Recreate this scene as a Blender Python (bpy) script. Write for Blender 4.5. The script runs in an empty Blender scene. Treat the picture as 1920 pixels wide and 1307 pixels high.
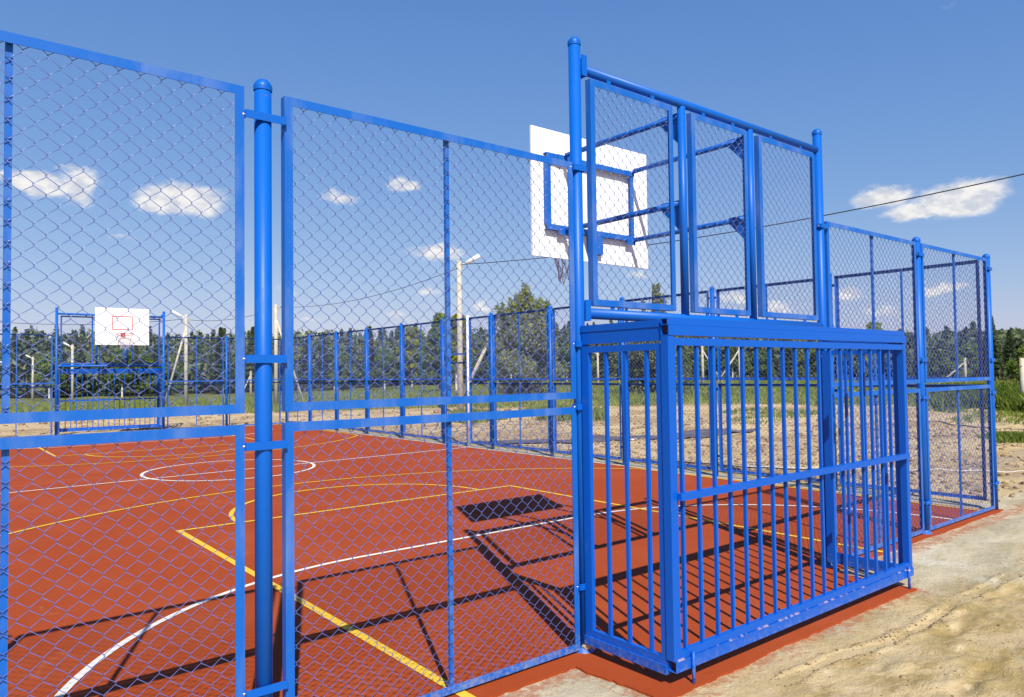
import bpy, math, random
import numpy as np
from mathutils import Vector, Matrix
from mathutils.geometry import tessellate_polygon
random.seed(7); RNG = np.random.default_rng(11)
S = bpy.context.scene
COL = S.collection
PI = math.pi

# ------------------------------------------------------------------ camera
CX, CY, CZ = -4.6385, -3.294, 1.6947
YAW, PIT, ROL, FPX = 0.6780, 0.0326, -0.0130, 1384.4
cam_d = bpy.data.cameras.new('camera'); cam = bpy.data.objects.new('camera', cam_d); COL.objects.link(cam)
F_ = Vector((math.sin(YAW)*math.cos(PIT), math.cos(YAW)*math.cos(PIT), math.sin(PIT)))
R_ = Vector((math.cos(YAW), -math.sin(YAW), 0)); U_ = R_.cross(F_)
R2 = R_*math.cos(ROL)+U_*math.sin(ROL); U2 = -R_*math.sin(ROL)+U_*math.cos(ROL)
m = Matrix((R2, U2, -F_)).transposed().to_4x4(); m.translation = Vector((CX, CY, CZ)); cam.matrix_world = m
cam_d.sensor_width = 36; cam_d.lens = FPX/1920*36; cam_d.clip_start = 0.05; cam_d.clip_end = 2000
S.camera = cam

# ------------------------------------------------------------------ light, sky
SUN_DIR = Vector((-0.385, -0.872, 1.0)).normalized()       # towards the sun
EL = math.asin(SUN_DIR.z); AZ = math.atan2(SUN_DIR.x, SUN_DIR.y)
sun_d = bpy.data.lights.new('sun', 'SUN'); sun_d.energy = 5.0; sun_d.angle = math.radians(0.5); sun_d.color = (1.0, 0.945, 0.86)
sun = bpy.data.objects.new('sun', sun_d); COL.objects.link(sun); sun.rotation_euler = SUN_DIR.to_track_quat('Z', 'Y').to_euler()
S.view_settings.view_transform = 'Standard'; S.view_settings.look = 'None'; S.view_settings.exposure = 0.28; S.view_settings.gamma = 1
W = bpy.data.worlds.new('World'); S.world = W; W.use_nodes = True

CLOUDS = [(0.108,0.2236,0.034,0.018,1),(0.147,0.2254,0.029,0.026,1),(0.263,0.2206,0.058,0.025,1),(0.24,0.212,0.04,0.015,1),(0.452,0.2344,0.028,0.012,.6),
 (0.535,0.2551,0.023,0.015,.8),(0.582,0.1627,0.045,0.0145,.75),(1.151,0.2081,0.043,0.017,1),(1.234,0.1949,0.05,0.025,1),
 (1.185,0.1866,0.038,0.015,.9),(0.072,0.228,0.008,0.007,.8),(0.07,0.1797,0.013,0.009,.7),(1.107,0.0911,0.021,0.0096,.8),
 (1.209,0.0925,0.034,0.009,.8),(1.142,0.0677,0.02,0.006,.6),(0.384,0.1102,0.02,0.0084,.4),(0.567,0.1098,0.024,0.0073,.4),
 (0.639,0.0899,0.018,0.0087,.6),(0.521,0.0796,0.023,0.0058,.5),(0.414,0.0757,0.016,0.0049,.4),(0.852,0.1288,0.021,0.0072,.5),
 (1.019,0.0779,0.026,0.0085,.9),(0.971,0.0923,0.029,0.0084,.6),(1.221,0.4268,0.012,0.005,.12),(0.192,0.1669,0.017,0.0046,.3)]

def NN(nt, typ, **k):
    n = nt.nodes.new(typ)
    for a, b in k.items():
        if a.startswith('i_'):
            key = a[2:]; key = int(key) if key.isdigit() else key.replace('_', ' ')
            n.inputs[key].default_value = b
        else: setattr(n, a, b)
    return n
def math_(nt, op, a, b=None, c=None, clamp=False):
    n = nt.nodes.new('ShaderNodeMath'); n.operation = op; n.use_clamp = clamp
    for i, v in enumerate((a, b, c)):
        if v is None: continue
        if isinstance(v, (int, float)): n.inputs[i].default_value = v
        else: nt.links.new(v, n.inputs[i])
    return n.outputs[0]
def mixc(nt, fac, a, b):
    n = nt.nodes.new('ShaderNodeMix'); n.data_type = 'RGBA'
    for sock, v in ((n.inputs[0], fac), (n.inputs[6], a), (n.inputs[7], b)):
        if isinstance(v, (int, float)): sock.default_value = v
        elif isinstance(v, tuple): sock.default_value = (v[0], v[1], v[2], 1)
        else: nt.links.new(v, sock)
    return n.outputs[2]
def ramp(nt, fac, lo, hi):
    n = nt.nodes.new('ShaderNodeMapRange'); n.interpolation_type = 'SMOOTHSTEP'
    nt.links.new(fac, n.inputs[0]); n.inputs[1].default_value = lo; n.inputs[2].default_value = hi
    return n.outputs[0]

def build_world():
    nt = W.node_tree; nt.nodes.clear()
    out = nt.nodes.new('ShaderNodeOutputWorld'); bg = nt.nodes.new('ShaderNodeBackground'); nt.links.new(bg.outputs[0], out.inputs[0])
    sky = nt.nodes.new('ShaderNodeTexSky'); sky.sky_type = 'NISHITA'; sky.sun_disc = False
    sky.sun_elevation = EL; sky.sun_rotation = AZ; sky.altitude = 0; sky.air_density = 1.0; sky.dust_density = 0.6; sky.ozone_density = 2.5
    tc = nt.nodes.new('ShaderNodeTexCoord')
    sep = nt.nodes.new('ShaderNodeSeparateXYZ'); nt.links.new(tc.outputs['Generated'], sep.inputs[0])
    X, Y, Z = sep.outputs
    az = math_(nt, 'ARCTAN2', X, Y)
    hl = math_(nt, 'SQRT', math_(nt, 'ADD', math_(nt, 'MULTIPLY', X, X), math_(nt, 'MULTIPLY', Y, Y)))
    el = math_(nt, 'DIVIDE', Z, math_(nt, 'MAXIMUM', hl, 0.001))
    nz = NN(nt, 'ShaderNodeTexNoise'); nz.inputs['Scale'].default_value = 26; nz.inputs['Detail'].default_value = 6; nz.inputs['Roughness'].default_value = 0.62
    mp = NN(nt, 'ShaderNodeMapping'); mp.inputs['Scale'].default_value = (1, 1, 1.7)
    nt.links.new(tc.outputs['Generated'], mp.inputs[0]); nt.links.new(mp.outputs[0], nz.inputs['Vector'])
    cmb = nt.nodes.new('ShaderNodeCombineXYZ'); nt.links.new(az, cmb.inputs[0]); nt.links.new(el, cmb.inputs[1])
    # distort the coordinate a little
    sub = NN(nt, 'ShaderNodeVectorMath', operation='SUBTRACT'); nt.links.new(nz.outputs['Color'], sub.inputs[0]); sub.inputs[1].default_value = (.5, .5, .5)
    mul = NN(nt, 'ShaderNodeVectorMath', operation='MULTIPLY'); nt.links.new(sub.outputs[0], mul.inputs[0]); mul.inputs[1].default_value = (.06, .034, 0)
    add = NN(nt, 'ShaderNodeVectorMath', operation='ADD'); nt.links.new(cmb.outputs[0], add.inputs[0]); nt.links.new(mul.outputs[0], add.inputs[1])
    best = None
    for (a, e, w, h, s) in CLOUDS:
        w *= .93; h *= .90; a -= .002
        n1 = NN(nt, 'ShaderNodeVectorMath', operation='SUBTRACT'); nt.links.new(add.outputs[0], n1.inputs[0]); n1.inputs[1].default_value = (a, e, 0)
        n2 = NN(nt, 'ShaderNodeVectorMath', operation='MULTIPLY'); nt.links.new(n1.outputs[0], n2.inputs[0]); n2.inputs[1].default_value = (1/w, 1/h, 0)
        n3 = NN(nt, 'ShaderNodeVectorMath', operation='LENGTH'); nt.links.new(n2.outputs[0], n3.inputs[0])
        v = math_(nt, 'MULTIPLY', math_(nt, 'SUBTRACT', 1.15, n3.outputs['Value'], clamp=True), s)
        best = v if best is None else math_(nt, 'MAXIMUM', best, v)
    dens = ramp(nt, best, 0.02, 0.58)
    n2 = NN(nt, 'ShaderNodeTexNoise'); n2.inputs['Scale'].default_value = 60; n2.inputs['Detail'].default_value = 5
    nt.links.new(mp.outputs[0], n2.inputs['Vector'])
    dens = math_(nt, 'MULTIPLY', dens, math_(nt, 'MULTIPLY_ADD', n2.outputs['Fac'], 0.5, 0.62), clamp=True)
    ccol = mixc(nt, ramp(nt, n2.outputs['Fac'], .35, .62), (5.9, 5.9, 6.2), (7.9, 7.7, 7.4))
    # clear summer sky: pale towards the horizon, deep blue overhead
    def vm(op, a, b_):
        n = NN(nt, 'ShaderNodeVectorMath', operation=op)
        for q, v in enumerate((a, b_)):
            if isinstance(v, tuple): n.inputs[q].default_value = v
            else: nt.links.new(v, n.inputs[q])
        return n.outputs[0]
    raw = vm('MULTIPLY', sky.outputs[0], (.1, .1, .1))
    sp = nt.nodes.new('ShaderNodeSeparateXYZ'); nt.links.new(raw, sp.inputs[0]); cb = nt.nodes.new('ShaderNodeCombineXYZ')
    for q, (pw, gain) in enumerate(((1.0, 8.3), (.69, 6.67), (.36, 7.36))):
        nt.links.new(math_(nt, 'MULTIPLY', math_(nt, 'POWER', sp.outputs[q], pw), gain), cb.inputs[q])
    high = vm('MULTIPLY', sky.outputs[0], (.15, .24, .42))
    skyc = mixc(nt, ramp(nt, el, .46, .95), cb.outputs[0], high)
    c = mixc(nt, dens, skyc, ccol)
    nt.links.new(c, bg.inputs[0]); bg.inputs[1].default_value = 0.10
build_world()

# ------------------------------------------------------------------ materials
def mat(name, base, rough=0.5, spec=0.5, metal=0.0):
    M = bpy.data.materials.new(name); M.use_nodes = True; nt = M.node_tree
    b = nt.nodes['Principled BSDF']; b.inputs['Base Color'].default_value = (*base, 1); b.inputs['Roughness'].default_value = rough
    b.inputs['Specular IOR Level'].default_value = spec; b.inputs['Metallic'].default_value = metal
    return M, nt, b
def noise(nt, scale, detail=4, rough=.55, coord='Object', vec=None, dist=0):
    n = NN(nt, 'ShaderNodeTexNoise'); n.inputs['Scale'].default_value = scale; n.inputs['Detail'].default_value = detail
    n.inputs['Roughness'].default_value = rough; n.inputs['Distortion'].default_value = dist
    if vec is None:
        tc = nt.nodes.new('ShaderNodeTexCoord'); vec = tc.outputs[coord]
    nt.links.new(vec, n.inputs['Vector']); return n.outputs['Fac']
def bump(nt, b, h, strength, dist):
    n = nt.nodes.new('ShaderNodeBump'); n.inputs['Strength'].default_value = strength; n.inputs['Distance'].default_value = dist
    nt.links.new(h, n.inputs['Height']); nt.links.new(n.outputs[0], b.inputs['Normal'])

def paint(name, base, worn, wear, rough, chips=.0):
    M, nt, b = mat(name, base, rough, 0.3)
    g = nt.nodes.new('ShaderNodeNewGeometry'); P = g.outputs['Position']
    mp = NN(nt, 'ShaderNodeMapping'); mp.inputs['Scale'].default_value = (1, 1, .35); nt.links.new(P, mp.inputs[0])
    n1 = noise(nt, 5.0, 6, .65, vec=mp.outputs[0]); w = ramp(nt, n1, .68-wear*.3, .78)
    c = mixc(nt, math_(nt, 'MULTIPLY', w, .75), base, worn)
    n2 = noise(nt, 60, 3, .6, vec=P); ch = math_(nt, 'MULTIPLY', ramp(nt, n2, .74, .78), ramp(nt, noise(nt, 4, 2, vec=P), .52, .62))
    c = mixc(nt, math_(nt, 'MULTIPLY', ch, chips), c, (.55, .58, .66))
    if chips:
        sz = nt.nodes.new('ShaderNodeSeparateXYZ'); nt.links.new(P, sz.inputs[0])
        dust = math_(nt, 'MULTIPLY', math_(nt, 'SUBTRACT', 1.0, ramp(nt, sz.outputs[2], .0, .16)), ramp(nt, noise(nt, 35, 4, .7, vec=P), .42, .62))
        c = mixc(nt, math_(nt, 'MULTIPLY', dust, .38), c, (.42, .36, .28))
        rs = math_(nt, 'MULTIPLY', ramp(nt, noise(nt, 38, 3, .6, vec=P), .70, .73), ramp(nt, noise(nt, 2.1, 2, vec=P), .56, .62))
        c = mixc(nt, math_(nt, 'MULTIPLY', rs, .7), c, (.16, .07, .03))
        if name == 'blue_cage_paint':     # paint scraped off along the weld seam of the ground beam
            sm = math_(nt, 'SUBTRACT', 1.0, ramp(nt, math_(nt, 'ABSOLUTE', math_(nt, 'SUBTRACT', sz.outputs[2], .142)), .002, .007))
            mq = NN(nt, 'ShaderNodeMapping'); mq.inputs['Scale'].default_value = (9, 1, 1); nt.links.new(P, mq.inputs[0])
            c = mixc(nt, math_(nt, 'MULTIPLY', sm, math_(nt, 'MULTIPLY', ramp(nt, noise(nt, 1.6, 3, .7, vec=mq.outputs[0]), .52, .60), .8)), c, (.55, .42, .48))
    nt.links.new(c, b.inputs['Base Color'])
    nt.links.new(math_(nt, 'MULTIPLY_ADD', w, .25, rough), b.inputs['Roughness'])
    bump(nt, b, noise(nt, 90, 3, .6, vec=P), .12, .0015)
    return M
BLUE = (0.002, 0.112, 0.53)
M_pipe = paint('blue_gloss_paint', BLUE, (.02, .13, .47), .15, .42, .5)
M_frame = paint('blue_frame_paint', (0.006, .118, .51), (.13, .22, .50), .85, .45, .9)
M_cage = paint('blue_cage_paint', (0.001, .098, .53), (.012, .13, .54), .2, .38, .9)
M_wire, nt, b = mat('blue_coated_wire', (.10, .15, .46), .28, .9)
M_board, nt, b = mat('white_board_paint', (.9, .9, .88), .45, .4)
nt.links.new(mixc(nt, ramp(nt, noise(nt, 3, 5), .55, .8), (.92, .92, .90), (.84, .83, .80)), b.inputs['Base Color'])
M_whitepost = paint('white_post_paint', (.82, .83, .86), (.65, .66, .7), .2, .4)
M_redpaint, nt, b = mat('red_marking_paint', (.55, .05, .03), .5)
M_net, nt, b = mat('net_cord', (.5, .45, .52), .8)
M_rust, nt, b = mat('bare_rusty_steel', (.10, .03, .012), .8)
M_bolt, nt, b = mat('zinc_bolt', (.55, .56, .58), .35, .5, .8)

M_court, nt, b = mat('red_rubber_surface', (.42, .062, .022), .8, .25)
g = nt.nodes.new('ShaderNodeNewGeometry'); P = g.outputs['Position']
c = mixc(nt, ramp(nt, noise(nt, 220, 2, .6, vec=P), .3, .7), (.265, .037, .006), (.40, .070, .010))
c = mixc(nt, math_(nt, 'MULTIPLY', ramp(nt, noise(nt, .8, 5, .6, vec=P), .42, .72), .45), c, (.42, .088, .030))
c = mixc(nt, math_(nt, 'MULTIPLY', ramp(nt, noise(nt, 2.2, 6, .7, vec=P, dist=1.5), .60, .74), .40), c, (.46, .17, .08))
c = mixc(nt, math_(nt, 'MULTIPLY', ramp(nt, noise(nt, 9, 5, .75, vec=P, dist=.5), .60, .72), .35), c, (.20, .028, .010))
c = mixc(nt, math_(nt, 'MULTIPLY', ramp(nt, noise(nt, 110, 2, .5, vec=P), .70, .74), .5), c, (.60, .34, .20))
nt.links.new(c, b.inputs['Base Color']); bump(nt, b, noise(nt, 300, 2, .7, vec=P), .5, .004)

def line_mat(name, col, bare):
    M, nt, b = mat(name, col, .7, .3)
    g = nt.nodes.new('ShaderNodeNewGeometry'); P = g.outputs['Position']
    c = mixc(nt, math_(nt, 'MULTIPLY', ramp(nt, noise(nt, 120, 4, .75, vec=P), .52, .66), .6), col, bare)
    nt.links.new(c, b.inputs['Base Color']); return M
M_white = line_mat('white_line_paint', (.80, .78, .74), (.55, .35, .28))
M_yellow = line_mat('yellow_line_paint', (.80, .52, .045), (.6, .26, .05))

M_conc, nt, b = mat('grey_concrete', (.4, .38, .33), .95, .1)
g = nt.nodes.new('ShaderNodeNewGeometry'); P = g.outputs['Position']
c = mixc(nt, ramp(nt, noise(nt, 1.7, 7, .65, vec=P), .35, .7), (.36, .335, .27), (.52, .48, .37))
c = mixc(nt, math_(nt, 'MULTIPLY', ramp(nt, noise(nt, 26, 4, .7, vec=P), .62, .74), .6), c, (.2, .18, .15))
nt.links.new(c, b.inputs['Base Color']); bump(nt, b, noise(nt, 40, 6, .7, vec=P), .35, .01)

M_ground, nt, b = mat('sandy_ground', (.5, .38, .22), .95, .15)
g = nt.nodes.new('ShaderNodeNewGeometry'); P = g.outputs['Position']
sx = nt.nodes.new('ShaderNodeSeparateXYZ'); nt.links.new(P, sx.inputs[0]); PX, PY, PZ = sx.outputs
base = mixc(nt, ramp(nt, noise(nt, 1.3, 8, .62, vec=P, dist=.8), .40, .64), (.64, .505, .285), (.44, .335, .145))
base = mixc(nt, ramp(nt, noise(nt, 5, 7, .7, vec=P), .54, .70), base, (.72, .59, .38))
base = mixc(nt, math_(nt, 'MULTIPLY', ramp(nt, noise(nt, 17, 6, .75, vec=P), .60, .72), .8), base, (.20, .13, .07))
rough_dirt = mixc(nt, ramp(nt, noise(nt, .35, 6, .6, vec=P), .44, .62), (.60, .465, .255), (.38, .27, .125))
rough_dirt = mixc(nt, ramp(nt, noise(nt, 9, 6, .8, vec=P), .52, .62), rough_dirt, (.66, .54, .35))
rough_dirt = mixc(nt, math_(nt, 'MULTIPLY', ramp(nt, noise(nt, 2.6, 6, .8, vec=P), .60, .70), .7), rough_dirt, (.22, .155, .09))
far = ramp(nt, math_(nt, 'MAXIMUM', PX, math_(nt, 'SUBTRACT', PY, 16)), 5.0, 7.0)
base = mixc(nt, far, base, rough_dirt)
# grey gravel at the right, sandy track further out
gx = math_(nt, 'MULTIPLY', ramp(nt, PX, 5.5, 7.5), math_(nt, 'SUBTRACT', 1.0, ramp(nt, math_(nt, 'ADD', PY, math_(nt, 'MULTIPLY', noise(nt, .5, 4, vec=P), 5)), 6, 10)))
gx = math_(nt, 'MULTIPLY', gx, ramp(nt, noise(nt, .9, 4, .6, vec=P), .46, .66))
grav = mixc(nt, ramp(nt, noise(nt, 13, 5, .75, vec=P), .44, .58), (.20, .16, .135), (.52, .43, .33))
base = mixc(nt, math_(nt, 'MULTIPLY', gx, .8), base, grav)
dx = math_(nt, 'ADD', PX, 4.6); dy = math_(nt, 'ADD', PY, 3.3)
D = math_(nt, 'SQRT', math_(nt, 'ADD', math_(nt, 'MULTIPLY', dx, dx), math_(nt, 'MULTIPLY', dy, dy)))
gm = ramp(nt, math_(nt, 'ADD', D, math_(nt, 'MULTIPLY', noise(nt, .12, 5, .6, vec=P), 26)), 54, 60)
base = mixc(nt, gm, base, mixc(nt, ramp(nt, noise(nt, .3, 6, .7, vec=P), .4, .65), (.10, .13, .03), (.24, .23, .08)))
ap = math_(nt, 'ADD', PY, math_(nt, 'MULTIPLY', math_(nt, 'SUBTRACT', noise(nt, 1.1, 6, .6, vec=P, dist=.5), .5), 2.6))
incage = math_(nt, 'MULTIPLY', ramp(nt, PX, -1.95, -1.35), math_(nt, 'SUBTRACT', 1.0, ramp(nt, PX, 1.1, 2.2)))
ap = math_(nt, 'SUBTRACT', ap, math_(nt, 'MULTIPLY', incage, .42))
ap = math_(nt, 'MULTIPLY', ramp(nt, ap, -1.45, -.75), math_(nt, 'SUBTRACT', 1.0, ramp(nt, PY, .25, .4)))
stv = NN(nt, 'ShaderNodeMapping'); stv.inputs['Scale'].default_value = (.6, 1.6, 1); stv.inputs['Rotation'].default_value = (0, 0, -.35); nt.links.new(P, stv.inputs[0])
cc = mixc(nt, ramp(nt, noise(nt, 1.8, 8, .68, vec=stv.outputs[0]), .36, .66), (.44, .39, .265), (.66, .58, .41))
cc = mixc(nt, math_(nt, 'MULTIPLY', ramp(nt, noise(nt, 1.2, 5, .6, vec=P), .52, .68), .7), cc, (.72, .67, .54))
cc = mixc(nt, math_(nt, 'MULTIPLY', ramp(nt, noise(nt, 30, 5, .75, vec=P), .62, .72), .6), cc, (.24, .20, .14))
sp2 = math_(nt, 'ADD', noise(nt, 9, 6, .78, vec=P), math_(nt, 'MULTIPLY', math_(nt, 'ABSOLUTE', math_(nt, 'ADD', PY, .12)), -.75))
cc = mixc(nt, math_(nt, 'MULTIPLY', ramp(nt, sp2, .44, .56), .55), cc, (.45, .13, .05))
base = mixc(nt, ap, base, cc)
# red crumbs trodden out round the cage
bx = math_(nt, 'SUBTRACT', math_(nt, 'ABSOLUTE', math_(nt, 'ADD', PX, .13)), 1.50); by = math_(nt, 'SUBTRACT', -.76, PY)
bd = math_(nt, 'MAXIMUM', bx, by); bd2 = math_(nt, 'MINIMUM', math_(nt, 'ABSOLUTE', bd), math_(nt, 'ABSOLUTE', math_(nt, 'ADD', PY, .20)))
rc = math_(nt, 'SUBTRACT', noise(nt, 13, 7, .8, vec=P), math_(nt, 'MULTIPLY', bd2, 1.1))
base = mixc(nt, math_(nt, 'MULTIPLY', math_(nt, 'MULTIPLY', ramp(nt, rc, .40, .50), math_(nt, 'SUBTRACT', 1.0, ramp(nt, PY, .1, .2))), .6), base, (.46, .13, .055))
# damp olive-brown streaks in the loose sand
sv = NN(nt, 'ShaderNodeMapping'); sv.inputs['Scale'].default_value = (1.0, 2.6, 1); sv.inputs['Rotation'].default_value = (0, 0, .25); nt.links.new(P, sv.inputs[0])
dm = math_(nt, 'MULTIPLY', ramp(nt, noise(nt, 2.0, 7, .7, vec=sv.outputs[0], dist=.6), .46, .62), math_(nt, 'SUBTRACT', 1.0, ramp(nt, math_(nt, 'ADD', PY, math_(nt, 'MULTIPLY', noise(nt, 1.5, 4, vec=P), .8)), -.95, -.45)))
base = mixc(nt, math_(nt, 'MULTIPLY', dm, .75), base, (.36, .265, .095))
nt.links.new(base, b.inputs['Base Color'])
hh = math_(nt, 'ADD', noise(nt, 14, 8, .75, vec=P), math_(nt, 'MULTIPLY', noise(nt, 90, 3, .7, vec=P), .35))
bump(nt, b, hh, .7, .05)

M_stone, nt, b = mat('pale_stone', (.5, .45, .37), .9, .2)
nt.links.new(mixc(nt, ramp(nt, noise(nt, 6, 5), .4, .65), (.30, .245, .17), (.56, .47, .35)), b.inputs['Base Color'])
M_clod, nt, b = mat('brown_clod', (.25, .17, .1), .95, .1)
nt.links.new(mixc(nt, ramp(nt, noise(nt, 12, 5), .4, .65), (.2, .13, .07), (.42, .32, .2)), b.inputs['Base Color'])
M_dark, nt, b = mat('dark_strip_grey', (.055, .05, .065), .8, .3)  # mottled dark grey of the long strip on the dirt
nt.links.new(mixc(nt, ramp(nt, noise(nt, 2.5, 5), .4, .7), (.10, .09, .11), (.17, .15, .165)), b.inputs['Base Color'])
M_paper, nt, b = mat('white_scrap', (.75, .75, .76), .6)
M_cpole, nt, b = mat('pole_concrete', (.5, .46, .38), .85, .3)
nt.links.new(mixc(nt, ramp(nt, noise(nt, 3, 6, .7), .4, .7), (.46, .42, .34), (.60, .56, .47)), b.inputs['Base Color'])
M_lamp, nt, b = mat('white_lamp_housing', (.8, .82, .85), .35)
M_cable, nt, b = mat('black_cable', (.015, .015, .018), .5)
M_bark, nt, b = mat('brown_bark', (.12, .085, .06), .9)
M_birch, nt, b = mat('birch_bark', (.6, .58, .53), .8)
nt.links.new(mixc(nt, ramp(nt, noise(nt, 5, 4), .58, .64), (.62, .60, .55), (.06, .05, .05)), b.inputs['Base Color'])

def leaf(name, c1, c2, scale=.8):
    M = bpy.data.materials.new(name); M.use_nodes = True; nt = M.node_tree; nt.nodes.clear()
    out = nt.nodes.new('ShaderNodeOutputMaterial'); d = nt.nodes.new('ShaderNodeBsdfDiffuse'); t = nt.nodes.new('ShaderNodeBsdfTranslucent')
    mx = nt.nodes.new('ShaderNodeMixShader'); mx.inputs[0].default_value = .4
    g = nt.nodes.new('ShaderNodeNewGeometry'); oi = nt.nodes.new('ShaderNodeObjectInfo')
    f = math_(nt, 'ADD', math_(nt, 'MULTIPLY', noise(nt, scale, 4, .7, vec=g.outputs['Position']), .6),
              math_(nt, 'ADD', math_(nt, 'MULTIPLY', g.outputs['Random Per Island'], .26), math_(nt, 'MULTIPLY', oi.outputs['Random'], .15)))
    c = mixc(nt, ramp(nt, f, .28, .72), c1, c2)
    nt.links.new(c, d.inputs[0]); nt.links.new(c, t.inputs[0])
    nt.links.new(d.outputs[0], mx.inputs[1]); nt.links.new(t.outputs[0], mx.inputs[2]); nt.links.new(mx.outputs[0], out.inputs[0])
    return M
M_leaf_mid = leaf('green_leaves', (.10, .165, .04), (.27, .35, .09))
M_leaf_yel = leaf('yellow_green_leaves', (.19, .24, .035), (.48, .50, .08))
M_leaf_willow = leaf('grey_green_leaves', (.14, .18, .085), (.38, .41, .20))
M_needle = leaf('dark_needles', (.06, .09, .05), (.17, .21, .10), .3)
M_forest = leaf('forest_foliage', (.12, .165, .105), (.34, .39, .19), .09)
M_grass = leaf('grass_blades', (.13, .20, .035), (.36, .40, .10), .25)
M_weed = leaf('weed_leaves', (.09, .15, .02), (.22, .28, .06), .6)

# ------------------------------------------------------------------ mesh helpers
class MB:
    def __init__(s): s.v = []; s.f = []; s.s = []
    def box(s, x0, x1, y0, y1, z0, z1):
        n = len(s.v); s.v += [(x, y, z) for z in (z0, z1) for y in (y0, y1) for x in (x0, x1)]
        for q in ((0, 2, 3, 1), (4, 5, 7, 6), (0, 1, 5, 4), (2, 6, 7, 3), (0, 4, 6, 2), (1, 3, 7, 5)):
            s.f.append(tuple(n+i for i in q)); s.s.append(False)
        return s
    def tube(s, p0, p1, r0, r1=None, n=20, caps=True):
        r1 = r0 if r1 is None else r1
        p0 = Vector(p0); p1 = Vector(p1); d = (p1-p0).normalized()
        a = d.orthogonal().normalized(); b_ = d.cross(a); k = len(s.v)
        for p, r in ((p0, r0), (p1, r1)):
            for i in range(n):
                t = 2*PI*i/n; s.v.append(tuple(p+a*math.cos(t)*r+b_*math.sin(t)*r))
        for i in range(n):
            j = (i+1) % n; s.f.append((k+i, k+j, k+n+j, k+n+i)); s.s.append(True)
        if caps:
            s.f.append(tuple(k+i for i in reversed(range(n)))); s.s.append(False)
            s.f.append(tuple(k+n+i for i in range(n))); s.s.append(False)
        return s
    def lathe(s, c, prof, n=20):
        k = len(s.v); c = Vector(c)
        for r, z in prof:
            for i in range(n):
                t = 2*PI*i/n; s.v.append((c.x+r*math.cos(t), c.y+r*math.sin(t), c.z+z))
        for q in range(len(prof)-1):
            for i in range(n):
                j = (i+1) % n; s.f.append((k+q*n+i, k+q*n+j, k+(q+1)*n+j, k+(q+1)*n+i)); s.s.append(True)
        return s
    def path(s, pts, r, n=6):
        for a, b_ in zip(pts[:-1], pts[1:]): s.tube(a, b_, r, n=n, caps=False)
        return s
    def prism(s, poly, h0, h1, ax='x'):
        # poly in the plane across axis, extruded along it
        n = len(s.v); k = len(poly)
        for h in (h0, h1):
            for u, v in poly: s.v.append({'x': (h, u, v), 'y': (u, h, v), 'z': (u, v, h)}[ax])
        s.f.append(tuple(n+i for i in reversed(range(k)))); s.f.append(tuple(n+k+i for i in range(k))); s.s += [False]*2
        for i in range(k):
            j = (i+1) % k; s.f.append((n+i, n+j, n+k+j, n+k+i)); s.s.append(False)
        return s
    def build(s, name, material, parent=None, fix=True):
        me = bpy.data.meshes.new(name); me.from_pydata(s.v, [], s.f); me.polygons.foreach_set('use_smooth', s.s)
        me.materials.append(material); me.update()
        if fix:
            import bmesh
            bm = bmesh.new(); bm.from_mesh(me); bmesh.ops.recalc_face_normals(bm, faces=bm.faces[:]); bm.to_mesh(me); bm.free()
        o = bpy.data.objects.new(name, me); COL.objects.link(o)
        if parent is not None: o.parent = parent
        return o
def np_obj(name, V, Fq, material, parent=None, smooth=False):
    V = np.asarray(V, dtype=np.float32); Fq = np.asarray(Fq, dtype=np.int32); k = Fq.shape[1]
    me = bpy.data.meshes.new(name); me.vertices.add(len(V)); me.vertices.foreach_set('co', V.ravel())
    me.loops.add(Fq.size); me.loops.foreach_set('vertex_index', Fq.ravel())
    me.polygons.add(len(Fq)); me.polygons.foreach_set('loop_start', np.arange(0, Fq.size, k, dtype=np.int32)); me.polygons.foreach_set('loop_total', np.full(len(Fq), k, dtype=np.int32))
    if smooth: me.polygons.foreach_set('use_smooth', np.ones(len(Fq), dtype=bool))
    me.materials.append(material); me.update(calc_edges=True); me.validate()
    o = bpy.data.objects.new(name, me); COL.objects.link(o)
    if parent is not None: o.parent = parent
    return o
def tag(o, label=None, cat=None, group=None, kind=None):
    if label: o['label'] = label
    if cat: o['category'] = cat
    if group: o['group'] = group
    if kind: o['kind'] = kind
    return o
def empty(name, loc, rz=0, label=None, cat=None, group=None):
    o = bpy.data.objects.new(name, None); COL.objects.link(o); o.location = loc; o.rotation_euler = (0, 0, rz); o.empty_display_size = .2
    return tag(o, label, cat, group)
def copy_tree(o, parent=None):
    c = o.copy(); COL.objects.link(c); c.parent = parent
    for ch in list(o.children): copy_tree(ch, c)
    return c

# value noise (numpy) for terrain heights
_T = RNG.random((256, 256))
def vnoise(x, y):
    xi = np.floor(x).astype(int); yi = np.floor(y).astype(int); fx = x-xi; fy = y-yi
    fx = fx*fx*(3-2*fx); fy = fy*fy*(3-2*fy)
    a = _T[xi & 255, yi & 255]; b_ = _T[(xi+1) & 255, yi & 255]; c = _T[xi & 255, (yi+1) & 255]; d = _T[(xi+1) & 255, (yi+1) & 255]
    return (a*(1-fx)+b_*fx)*(1-fy)+(c*(1-fx)+d*fx)*fy
def fbm(x, y, o=5, g=.5):
    s = 0; a = 1; t = 0
    for i in range(o):
        s = s+a*vnoise(x*2**i+17.3*i, y*2**i+5.1*i); t += a; a *= g
    return s/t-.5
def sstep(a, b, x): t = np.clip((x-a)/(b-a), 0, 1); return t*t*(3-2*t)

XW = 5.338; L = 21.93; GH = 1.48; SP = 1.9637
P1X, P2X, P3X, P4X = -3.425, -1.454, 1.470, 3.41

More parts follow.
